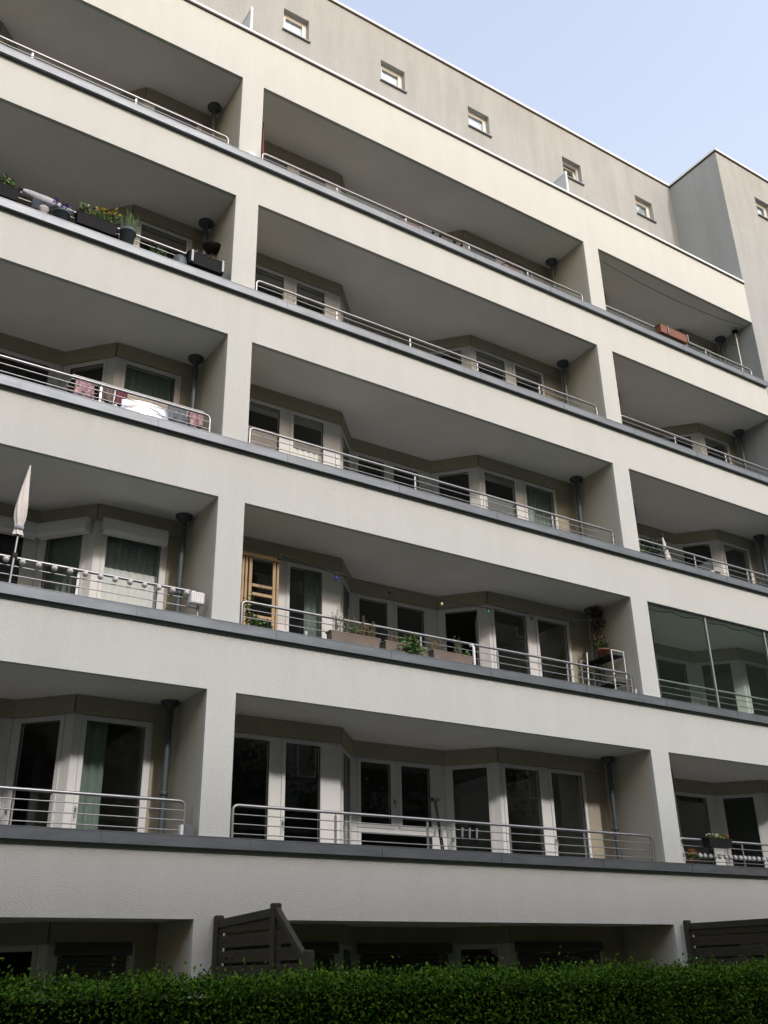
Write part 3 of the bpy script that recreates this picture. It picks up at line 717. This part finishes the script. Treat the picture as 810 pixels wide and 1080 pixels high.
# fourth storey from the top, middle balcony
zf = CEIL[3]-2.6+.21
t = thing('wooden_trellis', (1.10, .80, zf), 'pale pine frame with cross bars standing beside the left pillar', 'trellis')
Ht = 7.44-zf
def lath(x0, x1, z0_, z1_, y=0, name='lath'):
    b = MB(); b.bbox(x0, x1, y-.018, y+.018, z0_, z1_, .004); b.build(name, 'wood_pale', t)
for x0, x1 in ((-.20, -.15), (.20, .25), (.265, .305), (-.32, -.28), (-.265, -.225)): lath(x0, x1, 0, Ht, name='stile')
for zz in (6.43, 6.78, 6.92): lath(-.149, .199, zz-zf, zz-zf+.045, .002, 'rail')
lath(-.34, .32, Ht-.06, Ht, -.038, 'rail'); lath(-.149, .199, .1, .16, .002, 'rail')
pot((.70, .29, C3), .052, .10, 'terracotta', 'terracotta pot with tall climbing leaves beside the left pillar', 'dark', .55, .10, seed=30)
pot((.84, .29, C3), .048, .09, 'terracotta', 'small terracotta pot in front of the pale pine frame', 'green', .22, .07, seed=31)
pot((1.02, .29, C3), .046, .08, 'terracotta', 'low terracotta pot right of the climbing leaves', 'dark', .18, .05, seed=32)
def cup(x, y, z, r, h, label, group=None, mt='plastic_white'):
    b = MB(); b.lathe([(1e-4, 0), (r*.8, 0), (r, h), (r*.9, h), (r*.72, .01), (1e-4, .01)], n=16); return ob1(b, 'white_cup', mt, (x, y, z), label, 'cup', group)
cup(1.24, .29, C3, .05, .13, 'wide white pot on the coping before the pine frame')
cup(1.50, .29, C3, .035, .10, 'white beaker under the curtained balcony door')
b = MB(); b.tube([(0, 0, 0), (.0, 0, .19)], .02, 10); ob1(b, 'white_candle', 'plastic_white', (1.62, .29, C3), 'tall thin white candle right of the white beaker', 'candle')
L1, L2, L3 = ('taupe trough with bushy grey green and dry plants', 'taupe trough with broad green leaves trailing over its front', 'taupe trough with sparse thin shoots, right of the trailing leaves')
planter((2.29, .05, C3), .84, .15, .17, 'brownbox', L1, [(-.25, 'grey', .40, .17), (.0, 'green', .18, .08), (.2, 'dry', .33, .19), (.3, 'grey', .2, .08)], seed=33)
planter((3.19, .05, C3), .76, .15, .16, 'brownbox', L2, [(.10, 'trail', .22, .20), (-.2, 'dry', .16, .1)], seed=34)
planter((4.08, .05, C3), .76, .15, .155, 'brownbox', L3, [(-.22, 'dry', .22, .14), (.14, 'grey', .30, .12), (.3, 'green', .1, .05)], seed=35)
b = MB(); b.tube([(0, 0, 0), (0, 0, .36), (0, .03, .40), (0, .08, .41)], .024, 12); b.lathe([(.05, 0), (.05, .01), (.025, .012)], n=14)
ob1(b, 'white_post', 'plastic_white', (4.60, .115, C3), 'short white post clamped to the railing right of the troughs', 'post')
t = thing('string_lights', (.43, .30, 7.40), 'black festoon cable with coloured bulbs across the middle balcony', 'light string')
pts = [(.43, 7.40), (1.16, 7.30), (2.14, 7.18), (3.12, 7.14), (4.14, 7.12), (5.11, 7.155), (6.08, 7.21), (7.07, 7.29), (7.58, 7.345)]
b = MB(); b.tube([(x-.43, 0, z-7.40) for x, z in pts]+[(8.10-.43, .52, .16)], .008, 6); b.build('cable', 'dark', t)
for (x, z), mt in zip(pts[1:-1], ('dark', 'bulb_blue', 'dark', 'bulb_yellow', 'bulb_green', 'dark', 'dark')):
    b = MB(); b.lathe([(.014, 0), (.017, -.035), (.017, -.04)], n=10); s_ = b.build('socket', 'dark', t, (x-.43, 0, z-7.40))
    b = MB(); b.lathe([(.012, -.04), (.02, -.055), (.025, -.073), (.018, -.093), (1e-4, -.102)], n=12); b.build('bulb', mt, s_)
t = thing('metal_shelf', (8.09, .68, zf), 'black shelf on pale tube frame beside the right pillar', 'shelf')
for zz in (6.28, 6.79):
    b = MB(); b.bbox(-.15, .15, -.37, .40, zz-zf-.025, zz-zf, .005); b.build('board', 'dark', t)
for x in (-.155, .155):
    for y in (-.385, .405):
        b = MB(); b.tube([(x, y, 0), (x, y, 6.86-zf)], .012, 8); b.build('leg', 'white_metal', t)
for y in (-.385, .405):
    b = MB(); b.tube([(-.155, y, 6.855-zf), (.155, y, 6.855-zf)], .011, 8); b.build('rail', 'white_metal', t)
pot((8.07, .62, 6.79), .12, .17, 'terracotta', 'large terracotta pot with leafy plant on the black shelf', 'dark', .25, .13, seed=36)
t = thing('climbing_plant', (8.16, .80, zf), 'dark reddish climber winding up the pipe beside the right pillar', 'climber'); rng = random.Random(8)
b = MB(); b.tube([(.06*math.cos(i*.7), .02*math.sin(i*.7), i*.12) for i in range(21)], .008, 5); b.build('stem', 'soil', t)
b = MB()
for c, r, n in (((-.02, -.05, 2.35), (.12, .10, .2), 70), ((.05, -.05, 2.1), (.09, .1, .14), 45), ((-.06, -.06, 1.75), (.13, .1, .22), 80)): leaf_cloud(b, c, r, n, .075, .05, rng)
b.build('foliage', 'leaf_red', t)
b = MB(); leaf_cloud(b, (-.05, -.1, 1.62), (.14, .1, .12), 60, .07, .035, rng); b.build('foliage', 'leaf', t)
b = MB(); b.tube([(0, 0, 0), (.13, .05, 1.32)], .012, 8); ob1(b, 'garden_stake', 'plastic_white', (7.36, .42, zf), 'thin white stake leaning left of the black shelf', 'stake')
cup(7.72, .29, C3, .055, .10, 'white pot on the coping left of the black shelf')
cup(8.03, .28, C3, .035, .09, 'small pinkish cup on the coping in front of the shelf', None, 'cloth_pink')
b = MB(); b.tube([(0, 0, 0), (0, 0, .12)], .017, 10); ob1(b, 'white_candle', 'plastic_white', (8.18, .06, C3), 'short white candle on the coping next to the right pillar', 'candle')
# a casement of that balcony stands open, swung into the room
wo = WIN[3, 'mid', 'AR']
for ch in list(wo.children):
    if ch.name.startswith('pane'): bpy.data.objects.remove(ch)
s = MB(); s.panel(-.66, 0, .06, 2.32, [(-.59, -.07, PB, PT)], 0, .06); s = s.build('open_sash', 'white', wo, (.745, .08, 0), R(-74))
g = MB(); g.box(-.594, -.066, .026, .034, PB-.004, PT+.004); g.build('pane', 'glass', wo, (.745, .08, 0), R(-74))

# lowest railing, middle balcony: hooks and a folded stand
for x in (3.72, 3.84, 3.95, 4.22, 4.355, 4.49):
    b = MB(); b.T = Matrix.Rotation(R(6), 4, 'Y')
    b.tube([(0, .01, .02), (0, -.01, .035), (0, -.025, .02), (0, -.03, -.11), (0, -.02, -.13)], .0035, 6); b.bbox(-.018, .018, -.037, -.031, -.11, .03, .002)
    ob1(b, 'rail_hook', 'steel', (x, .185, C4+.325), 'thin metal hook hung on the lowest middle railing', 'hook', 'metal hooks on the lowest middle railing')
t = thing('folded_stand', (4.17, .62, CEIL[4]-2.6+.21), 'black folded stand leaning behind the hooks on the lowest railing', 'stand')
for dx in (.0, .05):
    b = MB(); b.tube([(.08+dx, 0, 0), (-.06+dx*.4, .05, 1.35)], .013, 8); b.build('leg', 'dark', t)
b = MB(); b.bbox(-.11, .02, .02, .08, 1.33, 1.38, .006); b.build('hinge', 'dark', t)

# third storey from the top, right balcony
t = thing('white_parasol', (9.86, .27, C2), 'closed white parasol with black tip, before the right pillar', 'parasol')
b = MB(); b.grid(lambda u, v: ((.085*(1-v)+.014)*(1+.16*math.sin(u*44+v*4)*(1-v)+.5*max(0, .16-v))*math.cos(u*6.283)-.09*v, (.07*(1-v)+.012)*math.sin(u*6.283), .04+.66*v), 30, 14); b.build('canopy', 'cloth_white', t)
b = MB(); b.tube([(.0, 0, 0), (-.095, 0, .76)], .012, 8); b.lathe([(.026, .68), (.03, .70), (.02, .76), (1e-4, .775)], (-.095, 0, 0), 12); b.build('pole', 'dark', t)
pot((9.75, .42, CEIL[2]-2.39), .14, .9, 'dark', 'tall dark tub with blackish leaves behind the white parasol', 'dark', .60, .12, seed=41)
planter((9.15, .28, C2), .42, .12, .12, 'dark', 'dark trough of green plants beside the right pillar', [(0, 'green', .3, .18)], seed=42)
b = MB(); b.add([(0,0,0),(.46,0,.02),(.47,0,.27),(0,.012,0),(.46,.012,.02),(.47,.012,.27)], [(0,1,2),(5,4,3),(0,3,4,1),(1,4,5,2),(2,5,3,0)])
ob1(b, 'blue_board', 'lightblue', (10.76, .262, C2), 'pale blue slanted board behind the right railing', 'board')
t = thing('bucket', (11.50, .52, C2+.02), 'white bucket standing right of the pale blue board', 'bucket')
b = MB(); b.lathe([(1e-4, .0), (.11, 0), (.145, .30), (.155, .30), (.155, .32), (.135, .32), (.1, .02), (1e-4, .02)], n=22); b.build('body', 'plastic_white', t)
b = MB(); b.tube([(.15*math.cos(a), .15*math.sin(a)*.3-.05, .30+.0*a-.10*math.sin(a)) for a in [i*math.pi/10 for i in range(11)]], .005, 5); b.build('handle', 'steel', t)
b = MB(); b.bbox(-.3, .3, -.18, .18, -.04-(C2-(CEIL[2]-2.39)), -.003, .01); ob1(b, 'storage_box', 'dark', (11.50, .52, C2+.02), 'dark storage box under the white bucket', 'box')
b = MB(); b.tube([(.30*u-.02+.05*math.cos(9*u), .02*math.sin(11*u), .05+.06*math.sin(7*u)) for u in [i/24*2 for i in range(25)]], .013, 8); ob1(b, 'garden_hose', 'dark', (11.05, .26, C2), 'black coiled hose draped behind the right railing', 'hose')
pot((12.75, .285, C2), .055, .10, 'plastic_white', 'small white pot of green shoots near the right pipe', 'green', .22, .12, seed=43)
b = MB(); pts = []
for i in range(49):
    u = i/48; x = 8.77+5.2*u; pts.append((x-8.77, 0, -.10-.055*abs(math.sin(u*math.pi*7))+.02*math.sin(u*5)))
b.tube(pts, .007, 6); ob1(b, 'scalloped_cord', 'dark', (8.77, .13, CEIL[3]+.05), 'dark scalloped cord under the lintel behind green glass', 'cord')

# lowest right balcony
planter((9.76, .07, C4+.31), .60, .16, .15, 'dark', 'dark trough of white and orange flowers on the lowest right railing', [(-.1, 'white', .09, .16), (.2, 'orange', .09, .09), (0, 'green', .07, .24)], seed=50)
pot((9.80, .285, C4), .052, .30, 'bluegrey', 'tall dark narrow pot below the white and orange flowers', None, seed=51)
for i, (x, l) in enumerate(((9.25, 'rust orange pot nearest the right pillar on the lowest coping'), (9.385, 'rust orange pot left of the tall dark pot on the lowest coping'))):
    pot((x, .285, C4), .055, .13, 'terracotta', l, 'orange', .14, .07, seed=62+i)
globes([9.36, 9.48, 9.62, 9.75, 9.87, 10.02, 10.15, 10.28, 10.42, 10.54, 10.66, 10.78, 10.92, 11.07, 11.2, 11.33, 11.46, 11.6], .15, C4+.165, .038, 'string of white globes along the lowest right railing')

# curtains and blinds inside some of the windows
def curtain(k, bay, key, s0, s1, z0_, z1_, mt, label, name='curtain', fold=.022):
    P, Q = [(p, q) for p, q, kk in SEGS[bay] if kk == key][0]; off = UNIT[key][1]
    ang = math.atan2(Q[1]-P[1], Q[0]-P[0]); Ln = math.hypot(Q[0]-P[0], Q[1]-P[1])
    b = MB(); n = int((s1-s0)*70)
    b.grid(lambda u, v: (off+s0+(s1-s0)*u, .115-(.022-fold)+fold*math.sin(u*(s1-s0)*62+1.5*math.sin(v*2+u*3))*(1-.3*v), z0_+(z1_-z0_)*v), n, 6)
    ob1(b, name, mt, (P[0], P[1], CEIL[k]-2.6), label, 'curtain', None, ang)
curtain(3, 'left', 'FR', .02, 1.06, 1.72, 2.36, 'curtain_green', 'shaded upper half of the door painted as a dark green curtain, under the wide roller shutter box')  # dark green puts the shade above the sun line into the colour
curtain(3, 'left', 'FR', .02, 1.06, .02, 1.71, 'curtain_white', 'sunlit lower half of the door painted as a white curtain, under the roller shutter', fold=.006)  # white stands in for sunlight on the lower half of the door
curtain(3, 'left', 'AR', .05, .85, .02, 2.36, 'curtain_green', 'green curtain in the angled side window beside the parasol')
curtain(3, 'mid', 'FLL', 1.28, 1.62, .02, 2.36, 'curtain_green', 'pleated pale green curtain in the door beside the pine frame')
curtain(4, 'left', 'FR', .05, .5, .02, 2.36, 'curtain_green', 'grey green curtain in the lowest left balcony door')
curtain(2, 'left', 'FR', .05, 1.05, .02, 2.36, 'curtain_green', 'grey green curtain above the glaring tray')
curtain(2, 'mid', 'FLL', .86, 1.60, .02, 1.70, 'curtain_white', 'sunlit lower half of the door painted as a white curtain, two storeys above the trailing leaves')  # white sheet ends at the sun line, painting the lit lower glass
curtain(2, 'mid', 'FRR', 1.10, 1.95, .02, 2.36, 'curtain_green', 'grey curtain in the door nearest the pipe, third storey from top')
